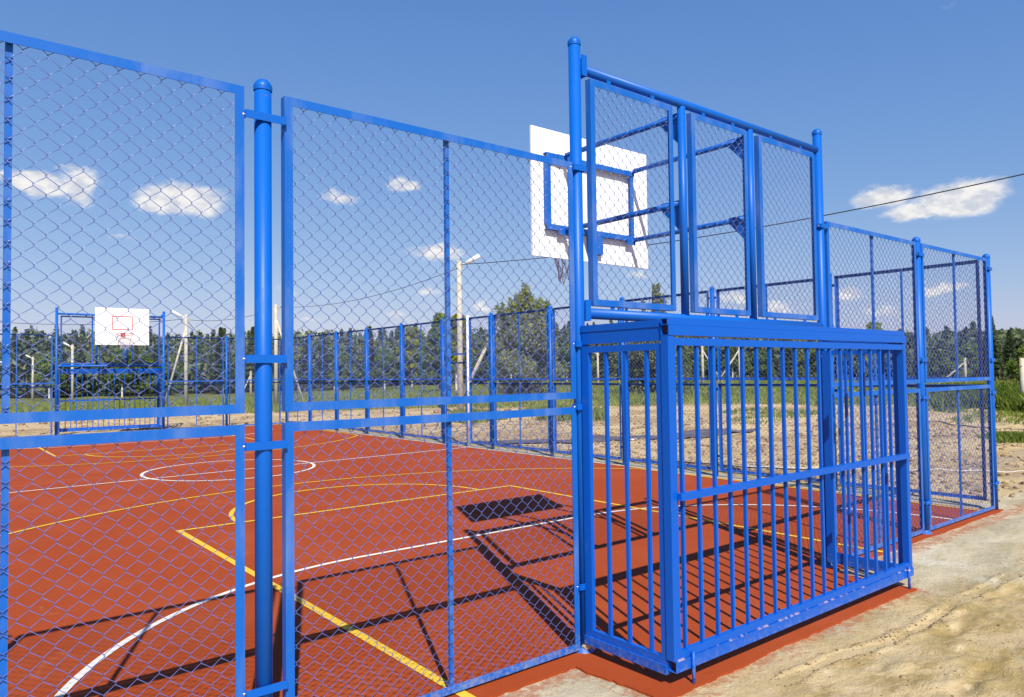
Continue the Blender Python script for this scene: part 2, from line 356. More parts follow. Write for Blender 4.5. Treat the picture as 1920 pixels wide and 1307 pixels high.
RUT = [(-.95, -1.03), (-.42, -1.04), (0, -1.13), (.5, -1.16), (1.2, -1.10), (2.05, -1.12), (3.2, -1.05), (4.6, -1.2)]
def rutdist(x, y):
    d = np.full(np.shape(x), 9.0)
    for (ax, ay), (bx, by) in zip(RUT[:-1], RUT[1:]):
        t = np.clip(((x-ax)*(bx-ax)+(y-ay)*(by-ay))/((bx-ax)**2+(by-ay)**2), 0, 1); d = np.minimum(d, np.hypot(x-ax-t*(bx-ax), y-ay-t*(by-ay)))
    return d
def height(x, y):
    x = np.asarray(x, float); y = np.asarray(y, float)
    t = (x+4.6)/(np.maximum(y, 0)+3.3)
    z = -1.4*sstep(25, 110, y)*(1-sstep(.2, .9, t))
    dout = np.maximum.reduce([x-XW-.3, y-L-.3, -XW-x])
    rough = sstep(.1, 3.0, dout)
    z = z-.02+rough*(fbm(x*.35, y*.35, 4)*.28+fbm(x*2.1+9, y*2.1, 4, .6)*.14-.06)
    # sand drift in front of the near wall; slab surface is at -0.008
    front = (y < .4)
    wx = x*.85+y*.5; wy = y*.85-x*.5
    rid = (1-np.abs(fbm(wx*.8+2, wy*2.6+7, 5, .6))*4.5)
    drift = -.046+.050*sstep(-.25, -1.5, y+fbm(x*1.1, y*1.1+3, 4)*.75)+fbm(x*3, y*3, 5, .55)*.030+fbm(x*11, y*11, 4, .7)*.020
    drift = drift+.035*sstep(-1.2, -2.6, y)*(fbm(x*.9+4, y*2.4+1, 5, .62)*2.2)+.022*sstep(-1.1, -1.9, y)*np.maximum(rid, 0)**2
    if np.any(front):
        rd = rutdist(x, y)+fbm(x*6, y*6, 3)*.05; brk = sstep(.38, .55, vnoise(x*2.3+1, y*2.3))
        drift = drift+brk*(-.030*np.exp(-(rd/.028)**2)+.016*np.exp(-((rd-.065)/.03)**2))
        drift = drift-.028*sstep(.70, .82, vnoise(x*4.1+3, y*5.3+8))*sstep(-1.15, -1.4, y)+.016*sstep(.66, .85, vnoise(x*9+1, y*11))*sstep(-1.0, -1.3, y)
    drift = np.where((x < -1.6) & (y > -1.2), drift-.015, drift)
    z = np.where(front & (x < XW+.25), drift, z)
    z = np.where(front & (x >= XW+.25), np.where(y < -.25, drift, z*.6-.02), z)
    inside = (x > -XW+.1) & (x < XW+.05) & (y > -.02) & (y < L-.05)
    cage = (abs(x) < 1.42) & (y > -.74) & (y < .1)
    return np.where(inside | cage, -.15, z)

def axis(dense0, dense1, step, lo, hi, g=1.07):
    a = list(np.arange(dense0, dense1, step)); s = step; v = a[-1]
    while v < hi: s *= g; v += s; a.append(v)
    s = step; v = a[0]
    while v > lo: s *= g; v -= s; a.insert(0, v)
    return np.array(a)
xs = axis(-2.6, 5.5, .028, -500, 700, 1.06); ya = axis(-2.4, .3, .024, -500, .3); yb = axis(.3, 24, .16, .3, 900, 1.05)
ys = np.concatenate([ya[ya < .3], yb[yb > .33]])
GX, GY = np.meshgrid(xs, ys, indexing='ij'); GZ = height(GX, GY)
n0, n1 = GX.shape; idx = np.arange(n0*n1).reshape(n0, n1)
Fg = np.stack([idx[:-1, :-1], idx[1:, :-1], idx[1:, 1:], idx[:-1, 1:]], -1).reshape(-1, 4)
tag(np_obj('ground', np.stack([GX, GY, GZ], -1).reshape(-1, 3), Fg, M_ground, smooth=True), kind='structure')

def sheet(name, poly, z, material, kind='structure', th=0):
    vs = [Vector((p[0], p[1], z)) for p in poly]
    tris = tessellate_polygon([vs]); V = [tuple(v) for v in vs]; Fc = [tuple(t) for t in tris]
    if th:
        n = len(V); V += [(p[0], p[1], z-th) for p in poly]
        for i in range(n): j = (i+1) % n; Fc.append((i, j, n+j, n+i))
    me = bpy.data.meshes.new(name); me.from_pydata(V, [], Fc); me.materials.append(material); me.update()
    import bmesh
    bm = bmesh.new(); bm.from_mesh(me); bmesh.ops.recalc_face_normals(bm, faces=bm.faces[:])
    up = sum(f.normal.z*f.calc_area() for f in bm.faces)
    if not th and up < 0: bmesh.ops.reverse_faces(bm, faces=bm.faces[:])
    bm.to_mesh(me); bm.free()
    o = bpy.data.objects.new(name, me); COL.objects.link(o)
    return tag(o, kind=kind) if kind else o

# red court, ragged where it spills past the near wall
def ragged(a, b_, step, amp, seed):
    a = Vector(a); b_ = Vector(b_); n = max(2, int((b_-a).length/step)); d = (b_-a).normalized(); nrm = Vector((d.y, -d.x))
    out = []
    for i in range(n):
        p = a.lerp(b_, i/n); k = float(fbm(np.array(p.x*2.2+seed), np.array(p.y*2.2+seed), 3, .6))*amp*.45+float(fbm(np.array(p.x*15+seed), np.array(p.y*15+seed), 4, .7))*amp*.26
        out.append(tuple(p+nrm*k))
    return out
poly = ragged((-5.5, -.13), (-1.66, -.155), .012, .16, 3)+ragged((-1.66, -.155), (-1.62, -.765), .012, .14, 5)+ragged((-1.62, -.765), (1.36, -.76), .012, .16, 9) \
    + ragged((1.36, -.76), (1.32, -.11), .012, .08, 12)+ragged((1.32, -.11), (5.40, -.085), .012, .10, 15)+[(5.40, -.02), (5.20, .05), (5.20, L-.1), (-5.24, L-.1), (-5.5, 0)]
sheet('court_surface', poly, 0, M_court, th=.012)
sheet('concrete_apron', [(-9, -1.5), (9.5, -1.5), (9.5, .16), (5.19, .16), (5.19, -.02), (-9, -.02)], -.0125, M_ground)
k = MB(); k.box(5.202, 5.62, .17, L+.30, -.2, -.004); k.build('side_kerb', M_conc)['kind'] = 'structure'
k = MB(); k.box(-5.6, 5.235, L-.098, L+.29, -.2, -.006); k.build('end_kerb', M_conc)['kind'] = 'structure'

# ------------------------------------------------------------------ court markings
def strip(pts, w, closed=False):
    V = []; n = len(pts)
    for i, p in enumerate(pts):
        p = Vector(p)
        a = Vector(pts[(i-1) % n]) if (closed or i > 0) else p; b_ = Vector(pts[(i+1) % n]) if (closed or i < n-1) else p
        d = (b_-a).normalized(); q = Vector((d.y, -d.x))*w/2
        V += [tuple(p+q), tuple(p-q)]
    Fc = [(2*i, 2*((i+1) % n), 2*((i+1) % n)+1, 2*i+1) for i in range(n if closed else n-1)]
    return V, Fc
def marking(name, strips, z, material):
    V = []; Fc = []
    for v, f in strips:
        k = len(V); V += [(p[0], p[1], z) for p in v]; Fc += [tuple(k+i for i in q) for q in f]
    me = bpy.data.meshes.new(name); me.from_pydata(V, [], Fc); me.materials.append(material); me.update()
    import bmesh
    bm = bmesh.new(); bm.from_mesh(me); bmesh.ops.recalc_face_normals(bm, faces=bm.faces[:])
    if sum(f.normal.z for f in bm.faces) < 0: bmesh.ops.reverse_faces(bm, faces=bm.faces[:])
    bm.to_mesh(me); bm.free()
    o = bpy.data.objects.new(name, me); COL.objects.link(o); o['kind'] = 'structure'; return o
def arc(cx, cy, r, a0, a1, n=60): return [(cx+r*math.cos(a0+(a1-a0)*i/n), cy+r*math.sin(a0+(a1-a0)*i/n)) for i in range(n+1)]
CL = 10.45
def end_lines(flip):
    tr = (lambda p: (-p[0], 2*CL-p[1])) if flip else (lambda p: p)
    T = lambda pts: [tr(p) for p in pts]
    dark = []
    white = [strip(T(arc(-1.4, .06, 2.93, PI, PI/2, 40)+arc(1.4, .06, 2.93, PI/2, 0, 40)), .05)]
    y0 = -.16
    marking('goal_area_line', white, .004, M_white)
    marking('key_line', [strip(T([(-2.38, y0), (-2.38, 5.36), (-2.38, 5.42)]), .062), strip(T([(2.29, y0), (2.29, 5.42)]), .055), strip(T([(-2.349, 5.39), (2.2625, 5.39)]), .055)], .005, M_yellow)
    marking('free_throw_arc', [strip(T(arc(0, 5.418, 1.72, 0.0, PI, 60)), .055)], .005, M_yellow)
    th = math.acos(5.0/6.25)
    marking('three_point_arc', [strip(T([(5.1, .05)]+arc(.05, 1.62, 6.25, .63, PI-.63, 80)+[(-5.0, .05)]), .05)], .006, M_yellow)
end_lines(False); end_lines(True)
marking('halfway_line', [strip([(-5.2, 9.93), (5.2, 10.56)], .05)], .0045, M_white)
marking('centre_circle', [strip(arc(-.17, 10.45, 1.46, 0, 2*PI*71/72, 71), .055, True)], .0055, M_white)

# ------------------------------------------------------------------ chain-link panels
PITCH = .0385
def wire_mesh(w, h, x0, z0, y, material=None, wr=.0016):
    nx = int(round(w/.0405)); nz = int(round(h/PITCH)); ax = w/nx; az = h/nz
    Vs = []; Fs = []; k = 0
    kk = np.arange(nz+1)
    for i in range(nx):
        atr = ((kk+i) % 2 == 1)
        x = x0+(i+atr)*ax; z = z0+kk*az
        pts = np.zeros((2*(nz+1), 3))
        jx = np.where(atr, .0018, -.0018)
        pts[0::2, 0] = x+jx; pts[1::2, 0] = x+jx; pts[0::2, 2] = z-.0035; pts[1::2, 2] = z+.0035
        # stroke leaving k towards k+1: going right-up lies behind, going left-up lies in front
        yo = np.where(atr, -.003, .003)      # y of the segment after vertex k
        pts[1::2, 1] = y+yo; pts[0::2, 1] = y+np.concatenate([[yo[0]], yo[:-1]])
        q_ = fbm(pts[:, 0]*3+w*7, pts[:, 2]*3+h*3, 2); q2 = fbm(pts[:, 0]*5+9+w, pts[:, 2]*5+h, 2); edge = np.minimum(1, 8*np.minimum(np.minimum(pts[:, 0]-x0, x0+w-pts[:, 0]), np.minimum(pts[:, 2]-z0, z0+h-pts[:, 2])))
        pts[:, 1] += q_*.016*edge; pts[:, 0] += q2*.012*edge; pts[:, 2] += q_*.012*edge
        t = np.gradient(pts, axis=0); t /= np.linalg.norm(t, axis=1)[:, None]
        u = np.stack([t[:, 2], np.zeros(len(t)), -t[:, 0]], -1); u /= np.linalg.norm(u, axis=1)[:, None]
        v = np.cross(t, u)
        n = 4
        ring = np.stack([pts+wr*(math.cos(a)*u+math.sin(a)*v) for a in (PI/4, 3*PI/4, 5*PI/4, 7*PI/4)], 1)   # m,4,3
        m_ = len(pts); Vs.append(ring.reshape(-1, 3))
        ii = np.arange(m_-1)[:, None]*n; c = np.arange(n)[None, :]; c2 = (c+1) % n
        Fs.append((np.stack([ii+c, ii+c2, ii+n+c2, ii+n+c], -1).reshape(-1, 4))+k); k += m_*n
    return np.concatenate(Vs), np.concatenate(Fs)
def L_frame(mb, w, h, fw=.040, fl=.040, t=.004):
    # flat face on the outer side, flange round the outer perimeter pointing inwards (+y)
    mb.box(0, w, -t, 0, h-fw, h); mb.box(0, w, -t, 0, 0, fw)
    mb.box(0, fw, -t, 0, fw, h-fw); mb.box(w-fw, w, -t, 0, fw, h-fw)
    mb.box(0, w, 0, fl, h-t, h); mb.box(0, w, 0, fl, 0, t)
    mb.box(0, t, 0, fl, t, h-t); mb.box(w-t, w, 0, fl, t, h-t)
_panels = {}
def mesh_panel(w, h, parent, loc, midbar=True, name='mesh_panel', fw=.040):
    key = (round(w, 3), round(h, 3), midbar, name, fw)
    if key not in _panels:
        mb = MB(); L_frame(mb, w, h, fw); p = mb.build(name, M_frame)
        V, Fq = wire_mesh(w-.03, h-.03, .015, .015, .012); np_obj('wire_mesh', V, Fq, M_wire, p)
        if midbar:
            bb = MB().box(w/2-.012, w/2+.012, .020, .040, .006, h-.010); bb.build('middle_bar', M_frame, p)
        _panels[key] = p
    else: p = copy_tree(_panels[key])
    p.parent = parent; p.location = loc
    return p
def cap_prof(r): return [(r+.003, -.02), (r+.004, -.004), (r+.003, .006), (r-.004, .018), (r*.6, .030), (r*.25, .035), (0.0005, .036)]
def post(parent, x, y=0, h=3.03, r=.038, mt=None, base=True):
    mt = mt or M_pipe
    mb = MB().tube((x, y, -.10), (x, y, h-.02), r, n=28)
    p = mb.build('post', mt, parent)
    MB().lathe((x, y, h-.02), cap_prof(r), 28).build('cap', mt, p)
    if base: MB().lathe((x, y, -.002), [(r+.030, 0), (r+.024, .010), (r+.006, .020), (r+.001, .035)], 20).build('base_collar', M_pipe if mt is M_pipe else mt, p)
    return p
BZ = (2.86, 1.77, 1.385, .315)
def bracket(parent, x, z, x0=-.092, x1=.092, bolts=True):
    mb = MB(); mb.box(x+x0, x+x1, -.045, -.040, z-.018, z+.018)
    mb.box(x+x0, x+x0+.004, -.040, .006, z-.017, z+.017); mb.box(x+x1-.004, x+x1, -.040, .006, z-.017, z+.017)
    b_ = mb.build('bracket', M_pipe, parent)
    if bolts:
        for s_, o_ in ((x+x0-.004, 0), (x+x1-.001, 0)): MB().tube((s_-.005, -.020, z), (s_+.010, -.020, z), .007, n=8).build('bolt', M_bolt, b_)
ZL0, ZL1, ZU0, ZU1 = .017, 1.478, 1.531, 2.985
YF = -.020
def bay(parent, xa, xb, mid=True, lower=True, upper=True, z0=ZL0):
    if lower: mesh_panel(xb-xa, ZL1-z0, parent, (xa, YF, z0), mid)
    if upper: mesh_panel(xb-xa, ZU1-ZU0, parent, (xa, YF, ZU0), mid)

# near wall, left of the goal
f = empty('mesh_fence', (-XW, 0, 0), 0, 'nearest blue chain-link fence run, from the left edge to the tall goal post', 'fence', 'blue chain-link fence runs round the court')
post(f, 0); post(f, P1X+XW)
bay(f, .088, P1X+XW-.092); bay(f, P1X+XW+.092, P2X+XW-.052)
for z in BZ: bracket(f, P1X+XW, z); bracket(f, 0, z, 0, .092)
for z in (2.955, 1.865, 1.48, .395): bracket(f, P2X+XW, z, -.062, .045)
# near wall, right of the goal
f = empty('mesh_fence', (P3X, 0, 0), 0, 'blue chain-link fence run in line with the goal, right of the goal cage', 'fence', 'blue chain-link fence runs round the court')
post(f, P4X-P3X); bay(f, .080, P4X-P3X-.068); bay(f, P4X-P3X+.068, XW-P3X-.050)
for z in BZ: bracket(f, P4X-P3X, z, -.05, .080)
bracket(f, 0, 2.93, -.045, .085); bracket(f, 0, 1.80, -.045, .085)
for z in BZ: bracket(f, XW-P3X, z, -.07, .045)
# right side wall: origin at near corner, local x runs away from the camera, outside is +x world
f = empty('mesh_fence', (XW, 0, 0), PI/2, 'long blue chain-link fence along the right side of the court, with one white post', 'fence', 'blue chain-link fence runs round the court')
side = f
HALF = 5.46*SP
for k in range(12): post(f, k*SP, base=False)
post(f, HALF, mt=M_whitepost, base=False)
for k in range(11):
    a, b_ = k*SP+.085, (k+1)*SP-.085
    if k == 5:
        bay(f, a, HALF-.06, mid=False, z0=.090)
        mesh_panel(b_-HALF-.06, ZU1-2.13, f, (HALF+.06, YF, 2.13), False)
    else: bay(f, a, b_, z0=.090)
    if k:
        for z in BZ: bracket(f, k*SP, z, bolts=False)
gt = empty('wicket_gate', (XW, HALF+.07, 0), PI/2, 'narrow blue mesh gate in the right-hand fence just beyond the white post', 'gate')
gw = 6*SP-.085-HALF-.07
mesh_panel(gw, 1.93, gt, (0, YF, .03), False, 'gate_leaf'); MB().box(.02, .05, -.06, -.024, 1.0, 1.12).build('latch', M_frame, gt)
# left side wall: only its shadow and its near end matter
f = empty('mesh_fence', (-XW, 3*SP, 0), -PI/2, 'left side fence whose shadow falls on the red court at the lower left', 'fence', 'blue chain-link fence runs round the court')
for k in range(3):
    post(f, k*SP, base=False); bay(f, k*SP+.085, (k+1)*SP-.085)
# far wall runs (outside is +y)
f = empty('mesh_fence', (XW, L, 0), PI, 'blue chain-link fence run at the far end, right of the far goal', 'fence', 'blue chain-link fence runs round the court')
post(f, XW-P4X, base=False); bay(f, .085, XW-P4X-.085); bay(f, XW-P4X+.085, XW-GH-.085)
f = empty('mesh_fence', (-GH, L, 0), PI, 'blue chain-link fence run at the far end, left of the far goal', 'fence', 'blue chain-link fence runs round the court')
post(f, P4X-GH, base=False); post(f, XW-GH, base=False); bay(f, .085, P4X-GH-.085); bay(f, P4X-GH+.085, XW-GH-.085)

def rock_mesh(n=1, seed=0, sub=2, flat=.6):
    import bmesh
    bm = bmesh.new(); bmesh.ops.create_icosphere(bm, subdivisions=sub, radius=1)
    r = random.Random(seed); off = r.random()*50
    for v in bm.verts:
        k = 1+float(fbm(np.array(v.co.x*1.3+off), np.array(v.co.y*1.3+v.co.z*2+off), 3))*.9
        v.co *= k; v.co.z *= flat
    V = np.array([v.co[:] for v in bm.verts]); Fq = np.array([[v.index for v in f_.verts] for f_ in bm.faces]); bm.free(); return V, Fq

# ------------------------------------------------------------------ goal: tall frame, cage, backboard
def goal_frame(label):
    g = empty('pipe_gantry', (0, 0, 0), 0, label, 'gantry', 'tall pipe gantries over the goals')
    for x in (P2X, P3X): post(g, x, h=3.775)
    MB().tube((P2X+.075, 0, 3.60), (P3X-.030, 0, 3.60), .030, n=22).build('crossbar', M_pipe, g)
    MB().tube((P2X+.075, 0, 2.058), (P3X-.030, 0, 2.058), .034, n=22).build('crossbar', M_pipe, g)
    for z in (3.615, 2.075):
        mb = MB(); mb.box(P2X+.070, P2X+.076, -.035, .035, z-.065, z+.065); mb.box(P2X+.030, P2X+.070, -.035, -.029, z-.065, z+.065); mb.box(P2X+.030, P2X+.070, .029, .035, z-.065, z+.065)
        mb.build('end_plate', M_pipe, g)
    V, Fq = rock_mesh(seed=77, sub=3, flat=.9); mo = np_obj('base_mortar', V*.036, Fq, M_conc, g, True); mo.location = (P2X, -.028, .035)
    for x in (-.405, .435): MB().tube((x, 0, 2.085), (x, 0, 3.575), .029, n=22).build('upright', M_pipe, g)
    for x0, x1 in ((-1.345, -.535), (-.325, .365), (.525, 1.372)):
        mesh_panel(x1-x0, 1.440, g, (x0, -.022, 2.108), False, 'upper_mesh_panel')
        for u in (.22, .75):
            xx = x0+(x1-x0)*u
            for za, zb in ((3.549, 3.585), (2.075, 2.107)): MB().box(xx-.018, xx+.018, -.020, -.016, za, zb).build('welded_tab', M_pipe, g)
    for x in (-.405, .435):
        for z in (3.515, 2.885):
            a = MB().tube((x, .02, z), (x-.0, 1.20, z+.0), .021, n=16).build('support_arm', M_pipe, g)
            MB().prism([(.026, z-.20), (.026, z+.028), (.20, z+.028), (.20, z-.018)], x-.004, x+.004, 'x').build('gusset', M_pipe, a)
    return g
BXL, BXR, YB = -1.485, 1.405, -.72
def goal_cage(label):
    g = empty('goal_cage', (0, 0, 0), 0, label, 'goal cage', 'barred goal cages')
    # corner tubes of the cage
    for x0 in (BXL, BXR-.05): MB().box(x0, x0+.05, YB, YB+.05, .142, 1.885).build('corner_tube', M_cage, g)
    # front panel
    fp = MB(); fx0, fx1 = BXL+.052, BXR-.052
    fp.box(fx0, fx1, YB+.001, YB+.034, 1.832, 1.873); fp.box(fx0, fx1, YB+.001, YB+.034, .143, .184)
    fp.box(fx0, fx0+.012, YB+.002, YB+.032, .184, 1.832)
    fp = fp.build('front_panel', M_cage, g)
    n = 18
    for i in range(n):
        x = -1.372+i*.1475; MB().box(x, x+.019, YB+.010, YB+.030, .184, 1.832).build('bar', M_cage, fp)
    MB().box(fx0, fx1, YB-.030, YB+.008, .992, 1.030).build('middle_rail', M_cage, fp)
    # side panels
    for x, sgn in ((BXL, 1), (BXR, -1)):
        xa, xb = sorted((x+sgn*.006, x+sgn*.034))
        sp_ = MB(); sp_.box(xa, xb, YB+.052, -.045, 1.808, 1.846); sp_.box(xa, xb, YB+.052, -.045, .110, .150)
        sp_.box(xa, xb, YB+.052, YB+.092, .15, 1.808); sp_.box(xa, xb, -.105, -.045, .15, 1.808)
        # lower angle with open flange
        sp_.box(xa-.012 if sgn > 0 else xa, xb if sgn > 0 else xb+.012, YB+.052, -.045, .060, .1085)
        s2 = sp_.build('side_panel', M_cage, g)
        for y in (-.56, -.40, -.25):
            bxa = min(x+sgn*.010, x+sgn*.030); MB().box(bxa, bxa+.020, y, y+.020, .15, 1.808).build('bar', M_cage, s2)
        MB().box(xa, xb, YB+.06, -.040, 1.935, 1.975).build('top_rail', M_cage, g)
        MB().box(xa+.004, xb-.004, YB+.06, -.045, 1.860, 1.934).build('inner_rail', M_cage, g)
    # hollow square tubes along the front: open ends show
    def hollow(name, x0, x1, y0, z0, w, h, t=.003):
        mb = MB(); mb.box(x0, x1, y0, y0+t, z0, z0+h); mb.box(x0, x1, y0+w-t, y0+w, z0, z0+h); mb.box(x0, x1, y0+t, y0+w-t, z0, z0+t); mb.box(x0, x1, y0+t, y0+w-t, z0+h-t, z0+h)
        o = mb.build(name, M_cage, g)
        MB().box(x0+.03, x1-.03, y0+t+.001, y0+w-t-.001, z0+t+.001, z0+h-t-.001).build('rusty_inside', M_rust, o)
    hollow('top_tube', BXL-.004, BXR-.035, YB-.002, 1.944, .045, .034)
    hollow('header_beam', BXL+.002, BXR+.002, YB-.004, 1.887, .055, .056)
    hollow('ground_beam', BXL+.010, BXR+.006, YB-.006, .080, .055, .060)
    for x in (-1.345, 1.30): MB().tube((x, YB-.018, -.02), (x, YB-.018, .172), .010, n=12).build('anchor_pin', M_cage, g)
    return g
def backboard(label):
    g = empty('basketball_backboard', (0, 1.2, 2.65), 0, label, 'backboard', 'white basketball backboards')
    y0 = .065
    bd = MB().box(-.735, .685, y0, y0+.018, 0.0, 1.075).build('board', M_board, g)
    fr = MB(); x0, x1, z0, z1 = -.61, .45, .225, .865
    fr.box(x0, x1, y0-.045, y0-.041, z1-.045, z1); fr.box(x0, x1, y0-.041, y0-.001, z1-.004, z1)
    fr.box(x0, x1, y0-.045, y0-.041, z0, z0+.045); fr.box(x0, x1, y0-.041, y0-.001, z0, z0+.004)
    fr.box(x0, x0+.045, y0-.044, y0-.040, z0+.045, z1-.045); fr.box(x1-.045, x1, y0-.044, y0-.040, z0+.045, z1-.045)
    fr.box(x0, x0+.004, y0-.040, y0-.001, z0+.045, z1-.045); fr.box(x1-.004, x1, y0-.040, y0-.001, z0+.045, z1-.045)
    fr.box(-.095, -.050, y0-.044, y0-.002, z0+.045, z1-.045)
    for x in (-.405, .435):
        for z in (.865, .235): fr.box(x-.085, x+.02, y0-.052, y0-.046, z-.045, z+.0)
    fr.build('mounting_frame', M_frame, g)
    mb = MB(); mb.box(-.12, .04, y0-.045, y0-.002, .065, .222); mb.build('hoop_bracket', M_frame, g)
    m1 = MB(); yb = y0+.0185
    for a in ((-.30, .25, .82, .842), (-.30, .25, .44, .462), (-.30, -.28, .462, .82), (.23, .25, .462, .82)): m1.box(a[0], a[1], yb, yb+.003, a[2], a[3])
    m1.build('target_square', M_redpaint, g)
    hp = MB(); cx, cy, cz, r = -.03, y0+.018+.29, .30, .225
    ring = [(cx+r*math.cos(2*PI*i/32), cy+r*math.sin(2*PI*i/32), cz+.02*math.sin(2*PI*i/32)) for i in range(33)]
    hp.path(ring, .009, 8); hp.box(cx-.06, cx+.06, y0+.018, y0+.024, cz-.07, cz+.05); hp.box(cx-.05, cx-.03, y0+.02, cy-r+.02, cz-.01, cz+.006); hp.box(cx+.03, cx+.05, y0+.02, cy-r+.02, cz-.01, cz+.006)
    hoop = hp.build('hoop', M_redpaint, g)
    nt_ = MB(); n = 12
    def np_(i, k):
        rr = [.222, .19, .155, .125, .105, .115][k]; t = 2*PI*(i+.5*(k % 2))/n
        return (cx+rr*math.cos(t)+.015*math.sin(k*2.0+i), cy+rr*math.sin(t), cz-.004-.085*k+(.02*math.sin(i*2.3) if k == 5 else 0))
    for k in range(5):
        for i in range(n):
            nt_.tube(np_(i, k), np_(i, k+1), .0035, n=4, caps=False); nt_.tube(np_(i, k), np_(i+(-1 if k % 2 == 0 else 1), k+1), .0035, n=4, caps=False)
    nt_.build('net', M_net, hoop)
    return g
def to_far(o, label):
    c = copy_tree(o); x, y, z = o.location; c.location = (-x, L-y, z); c.rotation_euler = (0, 0, PI); c['label'] = label; return c
a = goal_frame('tall blue pipe frame with three upper mesh panels above the near goal cage')
to_far(a, 'small distant blue pipe frame standing over the goal at the far end of the court')
a = goal_cage('near blue barred goal cage jutting out of the fence towards the sandy ground')
to_far(a, 'distant blue barred goal cage at the far end of the court')
a = backboard('white basketball backboard seen from behind, on arms above the near goal')
to_far(a, 'white basketball backboard with red square facing the camera at the far end')

# ------------------------------------------------------------------ ground clutter
ROCKS = [rock_mesh(seed=i, sub=1) for i in range(6)]
def scatter(name, pts, sizes, material, label=None, cat=None):
    Vs = []; Fs = []; k = 0
    for (x, y), s in zip(pts, sizes):
        V, Fq = ROCKS[random.randrange(6)]; a = random.random()*6.28; c, s_ = math.cos(a), math.sin(a)
        R = V@np.array([[c, -s_, 0], [s_, c, 0], [0, 0, 1]]); z = float(height(x, y))
        Vs.append(R*s+np.array([x, y, z+s*.1])); Fs.append(Fq+k); k += len(V)
    o = np_obj(name, np.concatenate(Vs), np.concatenate(Fs), material); o['kind'] = 'stuff'
    if label: o['label'] = label; o['category'] = cat
    return o
def pts_in(n, x0, x1, y0, y1, f=lambda x, y: True):
    out = []
    while len(out) < n:
        x = random.uniform(x0, x1); y = random.uniform(y0, y1)
        if f(x, y): out.append((x, y))
    return out
p = pts_in(1500, -2.5, 9, -4.5, -.85, lambda x, y: vnoise(np.array(x*1.4), np.array(y*1.4)) > random.random()*.9)
scatter('pebbles', p, [random.uniform(.003, .010)*(2.2 if random.random() < .05 else 1) for _ in p], M_clod, 'small brown pebbles and clods strewn over the sand in front', 'pebbles')
p = []
while len(p) < 420:
    i = random.randrange(len(RUT)-1); t = random.random(); x = RUT[i][0]+(RUT[i+1][0]-RUT[i][0])*t+random.gauss(0, .05); y = RUT[i][1]+(RUT[i+1][1]-RUT[i][1])*t+random.gauss(0, .05)
    if vnoise(np.array(x*2.3+1), np.array(y*2.3)) > .4: p.append((x, y))
scatter('rut_crumbs', p, [random.uniform(.003, .010) for _ in p], M_clod, 'crumbled earth along the tyre rut in front of the cage', 'crumbs')
p = [(x, y) for x, y in ((random.uniform(-2.6, 6), random.uniform(-1.05, -.08)) for _ in range(1500)) if not (-1.45 < x < 1.35 and y > -.8)]
scatter('rubber_crumbs', p, [random.uniform(.0015, .0045) for _ in p], M_court, 'red rubber crumbs lying on the concrete and sand beside the court', 'crumbs')
p = pts_in(900, -2.5, 9, -4.5, -.85)
scatter('pale_grit', p, [random.uniform(.003, .010) for _ in p], M_stone, 'pale grit on the sand in front', 'grit')
p = pts_in(4000, 5.9, 26, -1, 24, lambda x, y: random.random() < 1.6/(1+(x-5)*.22) and vnoise(np.array(x*.8), np.array(y*.8)) > random.random()*.8)
scatter('gravel', p, [random.uniform(.010, .032)*(1.8 if random.random() < .04 else 1) for _ in p], M_stone, 'rubble and gravel scattered outside the right-hand fence', 'gravel')
p = pts_in(4500, 5.9, 20, -1, 18, lambda x, y: random.random() < 1.6/(1+(x-5)*.22))
scatter('dirt_clods', p, [random.uniform(.015, .06) for _ in p], M_clod, 'brown clods outside the right-hand fence', 'clods')
p = pts_in(1500, -14, 24, L+.6, L+22)
scatter('earth_lumps', p, [random.uniform(.03, .11)*(1.8 if random.random() < .05 else 1) for _ in p], M_clod, 'lumps of earth beyond the far fence', 'earth')
for i, (x, y, s, lb) in enumerate([(1.18, -2.62, .028, 'largest white stone on the sand at the lower right'), (-.88, -1.55, .018, 'small white stone on the sand below the cage middle'),
        (2.0, -1.9, .016, 'small pale stone right of the middle of the sand'), (8.6, .45, .06, 'flat white stone on the dirt beside the corner of the fence'), (9.6, .3, .05, 'pale stone at the right edge beyond the concrete'),
        (-.1, -2.35, .015, 'pale pebble at the bottom edge of the sand')]):
    V, Fq = rock_mesh(seed=40+i, sub=3); o = np_obj('stone', V*s, Fq, M_stone, smooth=True); o.location = (x, y, float(height(x, y))+s*.25); tag(o, lb, 'stone')
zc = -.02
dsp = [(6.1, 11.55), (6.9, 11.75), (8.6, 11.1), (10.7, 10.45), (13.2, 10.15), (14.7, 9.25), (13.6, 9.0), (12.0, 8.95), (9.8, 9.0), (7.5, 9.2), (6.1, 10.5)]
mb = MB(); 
NS = 60; Vd = []; Fd = []  # dark grey strip following the ground just above the dirt, narrowing to the right
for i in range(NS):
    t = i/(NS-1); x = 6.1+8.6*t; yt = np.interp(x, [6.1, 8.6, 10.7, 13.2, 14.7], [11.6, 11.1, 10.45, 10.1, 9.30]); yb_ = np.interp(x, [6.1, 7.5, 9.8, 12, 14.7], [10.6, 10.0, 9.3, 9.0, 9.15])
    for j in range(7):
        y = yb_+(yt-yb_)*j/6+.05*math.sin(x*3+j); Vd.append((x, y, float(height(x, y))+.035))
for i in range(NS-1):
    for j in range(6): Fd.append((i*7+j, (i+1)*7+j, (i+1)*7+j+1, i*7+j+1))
o = np_obj('dark_strip', Vd, Fd, M_dark, smooth=True); tag(o, 'long dark grey strip on the dirt outside the right-hand fence', 'sheet')
